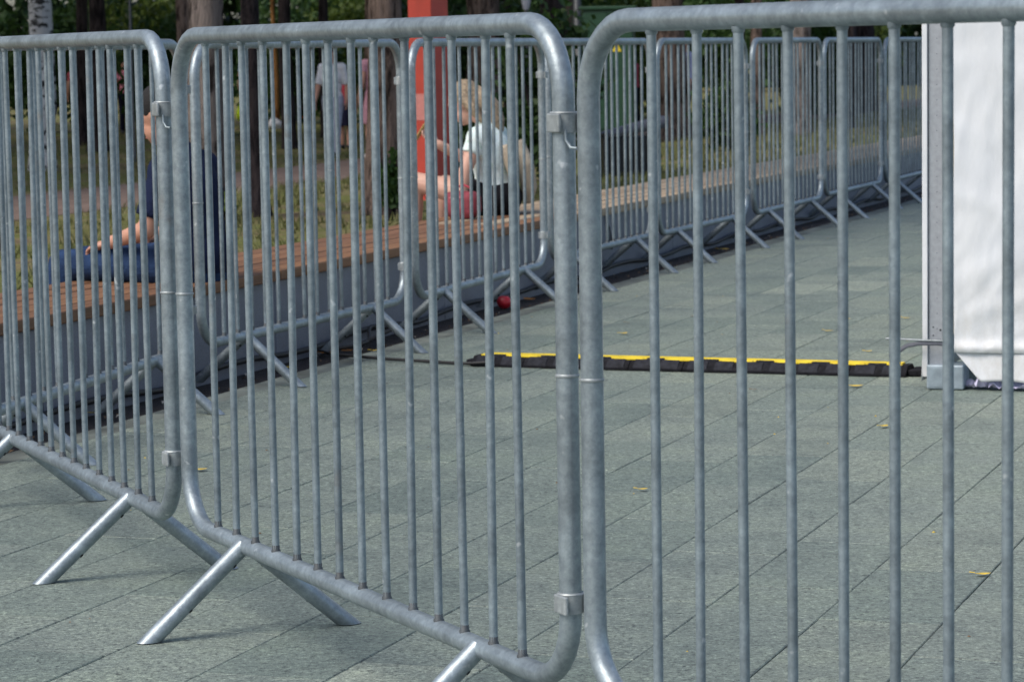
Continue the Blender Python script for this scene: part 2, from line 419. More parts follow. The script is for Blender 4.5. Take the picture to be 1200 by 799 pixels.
G1, G2 = 'metal crowd barriers in the chain nearest the camera', 'metal crowd barriers standing along the bench'
BARS = [(-1.541, 8.25, -1.167, 'galvanised barrier leftmost of the near chain, cut by the left edge', G1),
        (-0.738, 6.421, -1.13, 'galvanised barrier in the middle of the near chain, shown whole with both clamps', G1),
        (0.129, 4.599, -1.042, 'galvanised barrier at the right of the near chain, nearest the camera', G1),
        (-1.598, 8.385, 1.349, 'galvanised barrier by the bench in front of the person in navy', G2),
        (-1.14, 10.421, 1.212, 'galvanised barrier by the empty orange-brown bench part right of the person in navy', G2),
        (-0.415, 12.324, 1.266, 'galvanised barrier by the bench in front of the woman with the red bag', G2),
        (0.203, 14.449, 1.252, 'galvanised barrier by the bench in front of the green cabinet', G2),
        (0.849, 16.311, 1.226, 'fourth galvanised barrier from the tent, seen along the bench', G2),
        (1.558, 18.224, 1.238, 'third galvanised barrier from the tent, seen along the bench', G2),
        (2.251, 20.375, 1.234, 'second galvanised barrier from the tent, seen along the bench', G2),
        (2.928, 22.226, 1.246, 'farthest galvanised barrier, half hidden by the white tent', G2)]
for i, (x, y, a_, lab, g) in enumerate(BARS):
    o = proto if i == 0 else copy_tree(proto)
    o.location = (x, y, 0); o.rotation_euler = (0, 0, a_); tag(o, lab, 'crowd barrier', g)

# ------------------------------------------------------------------ long bench with a wooden top
bench = empty('long_bench', P(10, -5.0), A_ROW, 'long slate-clad bench with orange-brown and weathered planks behind the barriers', 'bench')
S0, S1 = -4.0, 44.0
y0 = .24                                            # local y = -(n): bench front at n=-4.76
def panel_mesh():
    m = MB(); m.box((0.003, 0, -.05), (1.997, .03, .318), bev=.003); return m.mesh('panel', WALLM)
pm = panel_mesh(); x = -4.0 - 10 + .745
xs = []
while x < 34: xs.append(x); x += 2.0
for x in xs:
    o = link('panel', pm, bench, (x, -.24, 0)); o.rotation_euler = (0,0,0)
m = MB(); m.box((xs[0], -.205, -.05), (xs[-1]+2, .42, .316)); m.build('core', JOINT, bench)
WP = .122
pk = MB(); pk.box((.002, .003, .322), (1.998, WP-.004, .366), bev=.006)
pk1 = pk.mesh('plank', WOOD); pk2 = pk.mesh('plank', WOOD2)
for i, x in enumerate(xs):
    for k in range(5):
        xx = x + (.0 if k % 2 == 0 else 1.0)
        far = xx + 10 + .6*math.sin(k*2.3) > 13.9
        o = link('plank', pk2 if far else pk1, bench, (xx, -.272 + k*(WP+.006), random.uniform(-.0015,.0015)))

# cables that lie in the strip, and the one that runs to the ramp
def cable(name, pts, r, label, cat='cable', group=None):
    # smooth the polyline
    ps = [Vector(p) for p in pts]; out = []
    for i in range(len(ps)-1):
        p0 = ps[max(i-1,0)]; p1 = ps[i]; p2 = ps[i+1]; p3 = ps[min(i+2, len(ps)-1)]
        for t in np.linspace(0, 1, 6, endpoint=False):
            t = float(t); out.append(.5*((2*p1)+(p2-p0)*t+(2*p0-5*p1+4*p2-p3)*t*t+(3*p1-p0-3*p2+p3)*t**3))
    out.append(ps[-1]); m = MB(); m.tube(out, r, 8); return tag(m.build(name, CABLE), label, cat, group)
cp = []
for i in range(70):
    s = 7 + i*.38; cp.append(P(s, -4.735 + .008*math.sin(i*1.3) + .005*math.sin(i*3.1), .0 + .03*abs(math.sin(i*.9))))
cable('power_cable', cp, .012, 'long black cable lying along the foot of the bench wall')
cable('power_cable', [(-.84, 12.16, -.015), (-.76, 11.95, -.012), (-.71, 11.75, .005), (-.63, 11.62, .012), (-.52, 11.52, .011), (-.344, 11.40, .011), (-.2, 11.29, .012), (-.10, 11.24, .02)], .0065,
      'thin black cable running from the strip into the cable ramp')
cable('power_cable', [P(11.3, -4.62, 0), P(11.55, -4.55, .05), P(11.75, -4.6, .02), P(11.6, -4.68, .05), P(11.35, -4.6, .01), P(11.15, -4.66, 0)], .009, 'looped black cable coil end in the dark strip beside the yellow leaves')

# ------------------------------------------------------------------ cable ramp
ra = math.atan2(-.63, 1.664)
ramp = empty('cable_ramp', (-.168, 11.27, 0), ra, 'black rubber cable ramp with a yellow lid lying across the pavement', 'cable ramp')
RLn = 1.76; hN = 8; sg = RLn/hN
m = MB()
prof = [(0, .003), (0, .012), (.042, .0405), (.125, .0405), (.18, .010), (.18, .003)]
def prism(m, x0, x1, prof, mi=0):
    n = len(prof); vs = [(x0, y, z) for y, z in prof] + [(x1, y, z) for y, z in prof]
    fs = [tuple(range(n)), tuple(range(2*n-1, n-1, -1))] + [(i, n+i, n+(i+1)%n, (i+1)%n) for i in range(n)]
    m.add(vs, fs, mi)
for i in range(hN):
    prism(m, i*sg+.0015, (i+1)*sg-.0015, prof)
m.build('rubber_body', RUBBER, ramp)
for i in range(hN):
    m = MB(); x0 = i*sg
    prism(m, x0+.020, x0+sg*.44, [(-.001,.010),(.008,.0205),(.038,.0425),(.042,.0415),(.042,.030)])
    prism(m, x0+sg*.58, x0+sg-.020, [(-.001,.010),(.008,.0205),(.038,.0425),(.042,.0415),(.042,.030)])
    m.box((x0+sg*.30, .036, .032), (x0+sg*.62, .052, .0475), bev=.002)
    m.build('tread_block', RUBBER2, ramp)
m = MB()
# lid with tabs that reach over the rubber every segment
m.box((.03, .0445, .038), (RLn-.03, .122, .0465), bev=.0015)
for i in range(hN):
    x0 = i*sg; m.box((x0+sg*.68, .037, .038), (x0+sg*1.24 if i < hN-1 else x0+sg*.9, .05, .0458), bev=.002)
m.build('yellow_lid', YELLOW, ramp)
for x0, x1 in ((-.03, 0), (RLn, RLn+.07)):
    m = MB(); m.box((x0, .03, .003), (x1, .085, .026), bev=.006); m.box((x0, .11, .003), (x1, .165, .026), bev=.006); m.build('connector', RUBBER, ramp)

# ------------------------------------------------------------------ white tent
ta = A_ROW - math.pi/2
tent = empty('event_tent', (1.515, 10.29, 0), ta, 'white canvas tent corner on an aluminium post at the right edge', 'tent')
TW = 3.0; TH = 2.6
def post(px, py):
    m = MB(); w2 = .031
    m.box((px-w2, py-w2, .02), (px+w2, py+w2, TH), bev=.004)
    for z in np.arange(.22, TH, .055): m.tube([(px, py-w2+.001, float(z)), (px, py-w2-.0006, float(z))], .0016, 6, 1)
    for z, q in ((.175, .006), (.215, .004), (.195, .003), (.225, .003)): m.tube([(px+(.012 if q > .0035 else -.014), py-w2+.001, z), (px+(.012 if q > .0035 else -.014), py-w2-.001, z)], q, 8, 1)
    m.build('post', [ALU, GALV_DARK], tent)
    m = MB(); m.box((px-.033, py-.065, .003), (px+.102, py+.06, .092), bev=.006); m.box((px-.026, py-.0665, .012), (px+.029, py-.064, .083), bev=.001); m.build('base_block', BLOCK, tent)
for q in ((.028, .03), (TW, .03), (.028, TW), (TW, TW)): post(*q)
m = MB()
for k in range(46):
    z = .20 + k*.052; m.box((.063, -.006, z), (.092, .008, z+.0505+.0015*(k%3==0)), bev=.002)
m.build('edge_strip', CREAM, tent)
m = MB(); m.box((-.024, -.012, .045), (-.005, .004, TH), bev=.002); m.build('edge_flap', CANVAS, tent)
def canvas(nx, nz, fn, name):
    vs = []; fs = []
    for i in range(nx+1):
        for j in range(nz+1): vs.append(fn(i/nx, j/nz))
    for i in range(nx):
        for j in range(nz): q = i*(nz+1)+j; fs.append((q, q+nz+1, q+nz+2, q+1))
    m = MB(); m.add(vs, fs, 0, True); o = m.build(name, CANVAS, tent)
    md = o.modifiers.new('thickness', 'SOLIDIFY'); md.thickness = .003; return o
def fold(x, z):
    v = Vector((x*2.2, z*1.1, 0)); f = .016*noise.noise(v*1.7) + .008*noise.noise(Vector((x*9-z*5, z*4+x*3, 2)))
    f += .010*math.exp(-((x-.16-.04*z)/.035)**2)*(1 if z < 1.0 else .6)            # pulled folds beside the post
    f += .018*math.exp(-((z-.42-.5*(x-.18))/.05)**2)*math.exp(-((x-.22)/.12)**2)
    f -= .012*math.exp(-((z-.95+.9*(x-.15))/.06)**2)*math.exp(-((x-.25)/.14)**2)
    f += .014*math.exp(-((z-.28-.25*(x-.15))/.03)**2)*math.exp(-((x-.30)/.15)**2)
    rg = lambda a, b_, c: 1-abs(2*noise.noise(Vector((a, b_, c))))
    f += .010*max(0, rg(x*3.1+z*1.7, z*2.3-x*1.2, 4)-.72)/.28 + .006*max(0, rg(x*7-z*3, z*5+x*2, 11)-.7)/.3
    return f*.45
def front(a_, b_):
    x = .088 + a_**1.35*(TW-.088); z = .138 + b_**1.5*(TH-.14)
    y = -.028 - fold(x, z) - .012*math.exp(-((z-.155)/.02)**2)
    x += .008*math.sin(z*9)*max(0, 1-a_*12)
    return (x, y, z)
canvas(150, 90, front, 'front_wall')
def flap(a_, b_):
    x = .098 + a_**1.35*(TW-.098); lowz = .034 + .016*noise.noise(Vector((x*6, 0, 5)))
    e = .14 - (x-.098)*1.15; zb = max(lowz, e); zt = .140
    z = zt + (zb-zt)*b_; y = -.017 - .014*b_ - .010*noise.noise(Vector((x*5, z*6, 8)))*b_ - .004
    return (x, y, z)
canvas(150, 10, flap, 'hem_flap')
def side(a_, b_):
    y = -.01 + a_*TW; z = .03 + b_*(TH-.03); return (-.006 - .008*noise.noise(Vector((y*2, z*1.5, 9))) - .022*max(0, 1-z/.35)*max(0, 1-a_*3), y, z)
canvas(40, 40, side, 'side_wall')
m = MB(); c = (TW/2, TW/2, TH+.9); e = .08
rv = [(-e,-e,TH), (TW+e,-e,TH), (TW+e,TW+e,TH), (-e,TW+e,TH), c]; m.add(rv, [(0,1,4),(1,2,4),(2,3,4),(3,0,4)])
for i in range(4):
    p, q = Vector(rv[i]), Vector(rv[(i+1)%4]); m.add([p, q, q-Vector((0,0,.25)), p-Vector((0,0,.25))], [(0,1,2,3)])
m.build('roof', CANVAS, tent)
m = MB(); m.tube([(.09, -.045, .168), (.03, -.05, .172), (-.03, -.05, .170), (-.075, -.045, .160), (-.14, -.03, .118)], .008, 8, flat=.35)
m.build('tie_strap', GREYTARP, tent)
m = MB(); m.tube([(.09, -.049, .180), (.0, -.054, .182), (-.15, -.05, .186)], .004, 6); m.build('tie_cord', CLAMP, tent)
# crumpled lilac sheet under the hem
def crumple(seed, w_, d_, h_):
    m = MB(); n_ = 9; vs = []; fs = []
    for i in range(n_):
        for j in range(n_):
            x, y = (i/(n_-1)-.5)*w_, (j/(n_-1)-.5)*d_
            vs.append((x, y, .006 + h_*abs(noise.noise(Vector((x*28+seed, y*28, seed))))*1.6))
    for i in range(n_-1):
        for j in range(n_-1): q = i*n_+j; fs.append((q, q+n_, q+n_+1, q+1))
    m.add(vs, fs); return m
LILAC = simple('lilac_sheet', (.52,.50,.66), .6, var=.1)
crumple(3, .11, .10, .06).build('crumpled_paper', LILAC, loc=(1.70, 10.265, 0), rotz=.4)
tag(bpy.data.objects['crumpled_paper'], 'small crumpled lilac paper next to the tent post block', 'paper')
o = crumple(8, .16, .10, .035).build('crumpled_paper', LILAC, loc=(1.80, 10.21, 0), rotz=-.3); tag(o, 'wider flat crumpled lilac paper under the tent hem, right of the small one', 'paper')

# ------------------------------------------------------------------ fallen leaves and litter
def leaf_obj(p, size, mat, label, ang, curl=.3, thin=.55):
    m = MB(); vs = []; fs = []; n_ = 7
    for i in range(n_):
        t = i/(n_-1); wd = thin*.5*size*math.sin(math.pi*min(1, .06+t*.94))**.8; x = (t-.5)*size
        zc = .004 + curl*size*((t-.5)**2)
        vs += [(x, -wd, zc+curl*wd*.5), (x, 0, zc), (x, wd, zc+curl*wd*.6)]
    for i in range(n_-1):
        for k in range(2): q = i*3+k; fs.append((q, q+1, q+4, q+3))
    m.add(vs, fs); m.tube([(-.5*size, 0, .006+curl*size*.25), (-.75*size, .01, .006+curl*size*.3)], .0012, 5)
    o = m.build('fallen_leaf', mat, loc=p, rotz=ang); tag(o, label, 'leaf', 'fallen leaves on the ground'); return o
LV = [((-.946, 8.52), .055, YLEAF, 'small yellow leaf on the pavement below the left end of the middle barrier', .3),
      ((.491, 12.459), .06, YLEAF, 'curled yellow-brown leaf on the pavement behind the left half of the cable ramp', .9),
      ((1.387, 12.423), .05, YLEAF, 'pale yellow leaf on the pavement behind the right half of the cable ramp', -.2),
      ((1.453, 11.557), .045, YLEAF, 'pale yellow leaf just behind the right end of the cable ramp', .6),
      ((1.256, 10.366), .072, YLEAF, 'bright yellow leaf in front of the cable ramp near the tent', .1),
      ((1.213, 9.251), .055, YLEAF, 'yellow leaf lying on a slab joint between ramp and camera, left of the tent block', 1.0),
      ((1.097, 6.604), .05, YLEAF, 'deep yellow leaf lying nearest the camera at the right', .2),
      ((1.533, 12.957), .04, YLEAF, 'tiny yellow leaf far behind the ramp left of the tent edge', .2),
      ((1.80, 12.95), .05, YLEAF, 'flat yellow leaf close to the white tent edge behind its post', -.3),
      ((.88, 10.313), .03, BLEAF, 'small brown leaf on the pavement in front of the middle of the ramp', .7),
      ((.789, 10.96), .04, BLEAF, 'small brown leaf touching the front edge of the ramp', .1),
      ((.363, 7.992), .04, YLEAF, 'small pale leaf on the slabs right behind the left post of the nearest barrier', .4),
      ((.53, 12.95), .03, BLEAF, 'tiny dark leaf on the far pavement behind the curled yellow-brown leaf', .7)]
for (x, y), s_, mt, lab, a_ in LV: leaf_obj((x, y, .001), s_*.80, mt, lab, a_)
for (x, y), s_, mt, lab, a_ in [((-.787, 12.03), .07, OLEAF, 'orange leaf in the dark strip beside the cable loop, left of two', .4), ((-.70, 12.11), .06, OLEAF, 'orange leaf in the dark strip beside the cable loop, right of two', 1.2),
      ((-.919, 11.493), .07, YLEAF, 'pale yellow leaf in the dark strip before the orange pair', .1), ((.276, 13.975), .06, YLEAF, 'pale leaf in the dark strip in front of the red ball', .5),
      ((.095, 14.494), .09, OLEAF, 'long orange-brown leaf in the dark strip right of the red ball', -.9), ((-1.499, 10.116), .05, YLEAF, 'small yellow leaf in the dark strip at the left behind the near chain', .4),
      ((1.342, 17.915), .08, YLEAF, 'pale leaf in the far part of the dark strip', .4), ((-.583, 12.102), .05, YLEAF, 'yellow leaf at the strip edge where the cable leaves it', .8)]:
    leaf_obj((x, y, -.02), s_, mt, lab, a_)
bm = bmesh.new(); bmesh.ops.create_icosphere(bm, subdivisions=3, radius=.037)
for v in bm.verts:
    v.co *= 1 + .10*noise.noise(v.co*30); v.co.z *= .95
    if v.co.z > .02: v.co.z -= .010*math.exp(-((v.co.x**2+v.co.y**2)/.0002))
me = bpy.data.meshes.new('red_ball'); bm.to_mesh(me); bm.free(); me.materials.append(simple('red_plastic', (.45,.015,.03), .35)); me.shade_smooth()
tag(link('red_ball', me, None, (-.036, 14.09, .010)), 'small dented red ball in the dark strip under a barrier', 'ball')
m = MB()
for i in range(500):
    s = random.uniform(8, 34); p = P(s, random.uniform(-4.74, -4.48), -.024); r = random.uniform(.004, .014)
    a_ = random.uniform(0, 6); q = Vector((math.cos(a_)*r, math.sin(a_)*r, .004)); t = Vector((-q.y*.6, q.x*.6, 0))
    m.add([p-q, p+t+Vector((0,0,.006)), p+q, p-t+Vector((0,0,.004))], [(0,1,2,3)], random.choice((0,0,0,1)))
tag(m.build('litter', [BLEAF, simple('pale_bit', (.4,.38,.34), .8)]), 'bits of dry leaf and litter in the dark strip', 'litter', kind='stuff')

m = MB()
for i in range(420):
    p = P(random.uniform(5, 22), random.uniform(-4.4, 2.0), .0015); rr = random.uniform(.002, .006); a_ = random.uniform(0, 6)
    q = Vector((math.cos(a_)*rr, math.sin(a_)*rr, 0)); t = Vector((-q.y*.6, q.x*.6, 0)); up = Vector((0,0,rr*.7))
    m.add([p-q, p+t, p+q, p-t, p+up], [(0,1,4), (1,2,4), (2,3,4), (3,0,4)], random.choice((0,0,1,2)))
tag(m.build('grit', [BLEAF, JOINT, YLEAF]), 'scattered grit and tiny leaf crumbs on the slabs', 'grit', kind='stuff')
m = MB(); m.tube([P(15.36,-4.752,.318), P(15.37,-4.748,.27), P(15.43,-4.75,.20), P(15.45,-4.752,.12)], .011, 8, flat=.35)
tag(m.build('hanging_strap', BLACK), 'short black strap hanging down the bench wall below the planks', 'strap')
# ------------------------------------------------------------------ people
def remeshed(name, m, voxel, mat, parent, smooth=6):
    me = m.mesh(name, mat); o = bpy.data.objects.new(name, me); col.objects.link(o)
    md = o.modifiers.new('r', 'REMESH'); md.mode = 'VOXEL'; md.voxel_size = voxel; md.use_smooth_shade = True
    sm = o.modifiers.new('s', 'SMOOTH'); sm.iterations = smooth; sm.factor = .5
    dg = bpy.context.evaluated_depsgraph_get(); ev = o.evaluated_get(dg); nm = bpy.data.meshes.new_from_object(ev)
    o.modifiers.clear(); o.data = nm; bpy.data.meshes.remove(me); nm.name = name
    if not nm.materials: nm.materials.append(mat)
    o.parent = parent; return o
def limb(m, a, b_, r0, r1, mi=0):
    a, b_ = Vector(a), Vector(b_); k = [a.lerp(b_, t) for t in (0, .25, .5, .75, 1)]
    bulge = [1, 1.04, 1.0, 1.0, 1]
    m.tube(k, [(r0+(r1-r0)*t)*g for t, g in zip((0,.25,.5,.75,1), bulge)], 12)
    m.ell(a, (r0,)*3, seg=12, rings=8); m.ell(b_, (r1,)*3, seg=12, rings=8)
def hand(m, wrist, dirv, palmv, side, curl=.5):
    d = Vector(dirv).normalized(); p = Vector(palmv); p = (p - d*p.dot(d)).normalized(); sd_ = d.cross(p)*side
    w_ = Vector(wrist); pc = w_ + d*.045
    Mx = Matrix((d, sd_, p)).transposed(); m.ell(pc, (.052, .040, .017), Mx, 12, 8)
    for k, (off, ln) in enumerate(((-.028,.060), (-.009,.072), (.010,.068), (.028,.053))):
        a = w_ + d*.078 + sd_*off; q = a; dd_ = d
        for j, fr in enumerate((.45, .32, .23)):
            ang = curl*(j*.55+.25); v = d*math.cos(ang) + p*math.sin(ang); e = q + v*ln*fr; m.tube([q, e], [.0092-.001*j, .0084-.001*j], 8); m.ell(e, (.0084-.001*j,)*3, seg=8, rings=6); q = e
    a = w_ + d*.022 - sd_*.030; e1 = a + (d*.7 - sd_*.7 + p*.25).normalized()*.036; e2 = e1 + (d*.93 - sd_*.2 + p*.35).normalized()*.030
    m.tube([a, e1, e2], [.013, .0105, .009], 8); m.ell(e2, (.009,)*3, seg=8, rings=6)
def head(m, c, fwd, scale=1.0):
    f = Vector(fwd).normalized(); l = Vector((0,0,1)).cross(f).normalized(); u_ = f.cross(l); Mx = Matrix((f, l, u_)).transposed(); s = scale
    def at(x, y, z): return Vector(c) + (f*x + l*y + u_*z)*s
    m.ell(at(-.012,0,.025), (.098*s, .077*s, .098*s), Mx); m.ell(at(.030,0,-.045), (.062*s, .056*s, .070*s), Mx); m.ell(at(.060,0,-.088), (.024*s,.026*s,.020*s), Mx)
    m.tube([at(.082,0,.022), at(.108,0,-.022)], [.009*s,.015*s], 8); m.ell(at(.104,0,-.024), (.015*s,.017*s,.011*s), Mx, 10, 6)
    m.ell(at(.076,.0,.036), (.016*s,.052*s,.010*s), Mx, 10, 6); m.ell(at(.080,0,-.062), (.014*s,.025*s,.009*s), Mx, 10, 6)
    for y in (.076, -.076): m.ell(at(-.008, y, -.002), (.020*s,.010*s,.032*s), Mx, 10, 6)
    return at, Mx
def body(m, J, sc=1.0):
    L = lambda k: Vector(J[k])
    m.ell(L('pelvis'), (.115, .155, .125)); m.ell(L('pelvis').lerp(L('chest'), .5), (.098, .138, .15)); m.ell(L('chest'), (.112, .160, .165))
    m.tube([L('pelvis'), L('pelvis').lerp(L('chest'), .5), L('chest')], [.115, .10, .11], 14)
    limb(m, J['shL'], J['shR'], .062, .062); limb(m, L('chest')+Vector((0,0,.10)), J['neck'], .075, .052); limb(m, J['neck'], J['head'], .052, .05)
    for s_ in 'LR':
        limb(m, J['sh'+s_], J['el'+s_], .052, .040); limb(m, J['el'+s_], J['wr'+s_], .041, .028)
        limb(m, J['hip'+s_], J['kn'+s_], .086, .056); limb(m, J['kn'+s_], Vector(J['kn'+s_]).lerp(L('an'+s_), .35), .056, .058); limb(m, Vector(J['kn'+s_]).lerp(L('an'+s_), .35), J['an'+s_], .058, .037)
        limb(m, J['an'+s_], J['to'+s_], .036, .030)
def grow_torso(m, J, g=.014, sleeve=.55, sl_r=.064):
    L = lambda k: Vector(J[k])
    m.ell(L('pelvis')+Vector((0,0,.02)), (.115+g, .155+g, .12+g)); m.ell(L('pelvis').lerp(L('chest'), .5), (.102+g, .140+g, .16)); m.ell(L('chest'), (.112+g, .160+g, .165+g))
    m.tube([L('pelvis'), L('pelvis').lerp(L('chest'), .5), L('chest')], [.118+g, .106+g, .112+g], 14)
    limb(m, J['shL'], J['shR'], .062+g, .062+g); limb(m, L('chest')+Vector((0,0,.10)), L('chest').lerp(L('neck'), .85), .075+g, .06+g*.6)
    if sleeve:
        for s_ in 'LR':
            a = L('sh'+s_); limbend = a.lerp(L('el'+s_), min(sleeve, 1)); m.tube([a, limbend], [sl_r, sl_r-.004], 14); m.ell(a, (sl_r,)*3, seg=12, rings=8)
            if sleeve > 1: limb(m, J['el'+s_], L('el'+s_).lerp(L('wr'+s_), sleeve-1), .054, .044)
def legs_cloth(m, J, g=.016, upto=1.0, pelvis=True):
    L = lambda k: Vector(J[k])
    if pelvis: m.ell(L('pelvis')-Vector((0,0,.02)), (.118+g, .156+g, .12+g))
    for s_ in 'LR':
        limb(m, J['hip'+s_], J['kn'+s_], .088+g, .060+g)
        if upto > 0: limb(m, J['kn'+s_], L('kn'+s_).lerp(L('an'+s_), upto), .060+g, .046+g)
def shoes(m, J, g=.010):
    for s_ in 'LR': limb(m, Vector(J['an'+s_])-Vector((0,0,.015)), J['to'+s_], .038+g, .033+g)
def person(label, loc, heading, J, voxel, skin, fwd, wear, hands=None, group=None, hair=None, cat='person', scale=1.0):
    """root Empty > body (one continuous mesh), clothing, hair, eyes; local +x is the way the person faces"""
    root = empty('person', loc, heading, label, cat, group); root.scale = (scale,)*3
    m = MB(); body(m, J); at, Mx = head(m, J['head'], fwd)
    for s_, sd_ in (('L', 1), ('R', -1)):
        dv, pv, cu = (hands or {}).get(s_, ((0,0,-1), (0,-sd_,0), .5)); hand(m, J['wr'+s_], dv, pv, sd_, cu)
    remeshed('body', m, voxel, skin, root, 3)
    for name, mat, fn, vx in wear:
        m = MB(); fn(m); remeshed(name, m, vx, mat, root, 5)
    m = MB()
    for y in (.031, -.031): m.ell(at(.077, y, .012), (.011,.013,.010), Mx, 10, 7)
    m.build('eyes', EYE, root)
    m = MB(); m.ell(at(.086, 0, -.062), (.009,.023,.006), Mx, 10, 6); m.build('mouth', LIP, root)
    if hair: m = MB(); hair(m, at, Mx); remeshed('hair', m, min(voxel, .012), hair.mat, root, 3)
    return root
EYE = simple('eye', (.05,.035,.03), .3); LIP = simple('lips', (.42,.14,.13), .5)
def hairfn(mat, kind='short'):
    def f(m, at, Mx):
        m.ell(at(-.026, 0, .042), (.100, .088, .096), Mx); m.ell(at(-.055, 0, -.02), (.058, .078, .075), Mx)
        if kind == 'cap': m.ell(at(.06, 0, .068), (.085, .066, .014), Mx)
        if kind == 'long': m.tube([at(-.07,0,.02), at(-.11,0,-.08), at(-.12,0,-.20), at(-.10,0,-.30)], [.075,.075,.06,.02], 12)
        if kind == 'tail': m.tube([at(-.085,0,.03), at(-.115,0,-.02), at(-.13,0,-.10), at(-.125,0,-.19), at(-.115,.0,-.25)], [.05,.062,.062,.048,.02], 12); m.tube([at(-.03,.07,.03), at(-.06,.085,-.06), at(-.075,.08,-.16)], [.03,.035,.015], 10)
    f.mat = mat; return f
HAIR_B = simple('black_hair', (.008,.007,.007), .85, var=.4, scale=60, bump=.6); HAIR_BL = simple('blond_hair', (.27,.205,.135), .6, var=.5, scale=70, bump=.7); HAIR_R = simple('auburn_hair', (.26,.10,.04), .5, var=.3, scale=60)
def sit_pose(seat, lean, thigh_rise, thigh=.44, shin=.45, kneegap=.10, torso=.40, slump=.04):
    J = {}; pz = seat + .105; J['pelvis'] = (0, 0, pz)
    ch = Vector((math.sin(lean)*torso*.75, 0, math.cos(lean)*torso*.75 + pz)); J['chest'] = tuple(ch)
    nk = ch + Vector((math.sin(lean+.15)*.235, 0, math.cos(lean+.15)*.235)); J['neck'] = tuple(nk)
    J['head'] = tuple(nk + Vector((.045+slump, 0, .125)))
    for s_, y in (('L', 1), ('R', -1)):
        J['sh'+s_] = (ch.x+.03, y*.175, ch.z+.125); J['hip'+s_] = (.02, y*.09, pz-.005)
        J['kn'+s_] = (.02+thigh*math.cos(thigh_rise), y*kneegap, pz+thigh*math.sin(thigh_rise)); k = Vector(J['kn'+s_])
        J['an'+s_] = (k.x+.02, y*kneegap, k.z-shin+.04); J['to'+s_] = (k.x+.15, y*(kneegap+.02), k.z-shin)
    return J
HEAD_A = A_ROW + math.pi/2            # both seated people face away across the bench
# person at the left in navy
J = sit_pose(.346, .12, -.01, thigh=.58, torso=.355, slump=.03)
J['elL'] = (.13, .24, .60); J['wrL'] = (.34, .16, .54); J['elR'] = (.12, -.24, .60); J['wrR'] = (.33, -.13, .54)
navy, denim = cloth('navy_jersey', (.010,.016,.045)), cloth('blue_denim', (.020,.042,.10), .35)
person('person in a navy t-shirt and blue jeans sitting on the bench behind the left barriers', (-1.225, 11.22, .02), HEAD_A, J, .0075, SKIN2, (.92, 0, -.38),
       [('tshirt', navy, lambda m: grow_torso(m, J, .02, .80, .070), .012), ('jeans', denim, lambda m: legs_cloth(m, J, .004), .012), ('shoes', BLACK, lambda m: shoes(m, J), .012)],
       {'L': ((.9, -.25, -.15), (0, -.2, -1), .7), 'R': ((.9, .25, -.15), (0, .2, -1), .7)}, None, hairfn(HAIR_B, 'short'), scale=.93)
# blond woman with the red bag
K = sit_pose(.366, .06, .22, thigh=.46, torso=.30, slump=.06)
K['head'] = (K['head'][0]+.015, 0, K['head'][2]-.035)
for q_ in ('knR', 'anR', 'toR'): K[q_] = (K[q_][0]-.11, K[q_][1]-.03, K[q_][2]-.03)
K['elL'] = (.10, .235, .64); K['wrL'] = (.12, .27, .46); K['elR'] = (.20, -.20, .66); K['wrR'] = (.36, -.03, .78)
tee = NB('floral_tee'); fl = tee.ramp(tee.noise(28, 2, .6), [(.40, (.62,.74,.74)), (.55, (.72,.80,.80)), (.62, (.42,.60,.50)), (.70, (.75,.80,.78))]); tee.set(fl, .9); tee.bump(tee.noise(14, 3), .5, .015)
beige = cloth('beige_knit', (.42,.36,.28)); black_c = cloth('black_cloth', (.010,.010,.013))
def skirt_seat(m):
    L = lambda k: Vector(K[k]); m.ell(L('pelvis')-Vector((.01,0,.0)), (.145,.185,.125))
    for s_ in 'LR': limb(m, K['hip'+s_], L('hip'+s_).lerp(L('kn'+s_), .20), .108, .100)
def drape(m):
    pts = [(-.11,-.10,.80), (-.155,-.10,.66), (-.165,-.12,.52), (-.15,-.13,.43)]
    m.tube(pts, [.035,.05,.05,.03], 12); m.tube([(-.09,.10,.78), (-.13,.08,.66), (-.135,.06,.55)], [.03,.04,.025], 12)
wm = person('blond woman in a pale floral t-shirt and black skirt sitting bare-legged on the bench', (-.075, 15.47, .02), HEAD_A, K, .0075, SKIN, (.88, 0, -.47),
       [('tshirt', tee.m, lambda m: grow_torso(m, K, .010, .5, .064), .012), ('skirt', black_c, skirt_seat, .012), ('cardigan', beige, drape, .012), ('shoes', BLACK, lambda m: shoes(m, K), .012)],
       {'L': ((.2, 0, -1), (0, -1, 0), .4), 'R': ((.8, .25, .55), (-.5, .2, .8), .8)}, None, hairfn(HAIR_BL, 'tail'), scale=.93)
# phone in her hand
m = MB(); m.box((-.030, -.004, -.060), (.030, .004, .060), bev=.003); m.box((-.027, -.0048, -.055), (.027, -.0035, .055), 1)
o = m.build('phone', [simple('phone_case', (.45,.30,.10), .5), BLACK]); q = Matrix.Translation(P(0,0)) 
hw = Matrix.Translation((-.075, 15.47, .02)) @ Matrix.Rotation(HEAD_A, 4, 'Z') @ Matrix.Scale(.93, 4)
o.matrix_world = hw @ Matrix.Translation((.46, .0, .855)) @ Matrix.Rotation(R(90), 4, 'Z') @ Matrix.Rotation(R(-35), 4, 'X')
tag(o, 'phone in a tan case held up by the blond woman', 'phone')
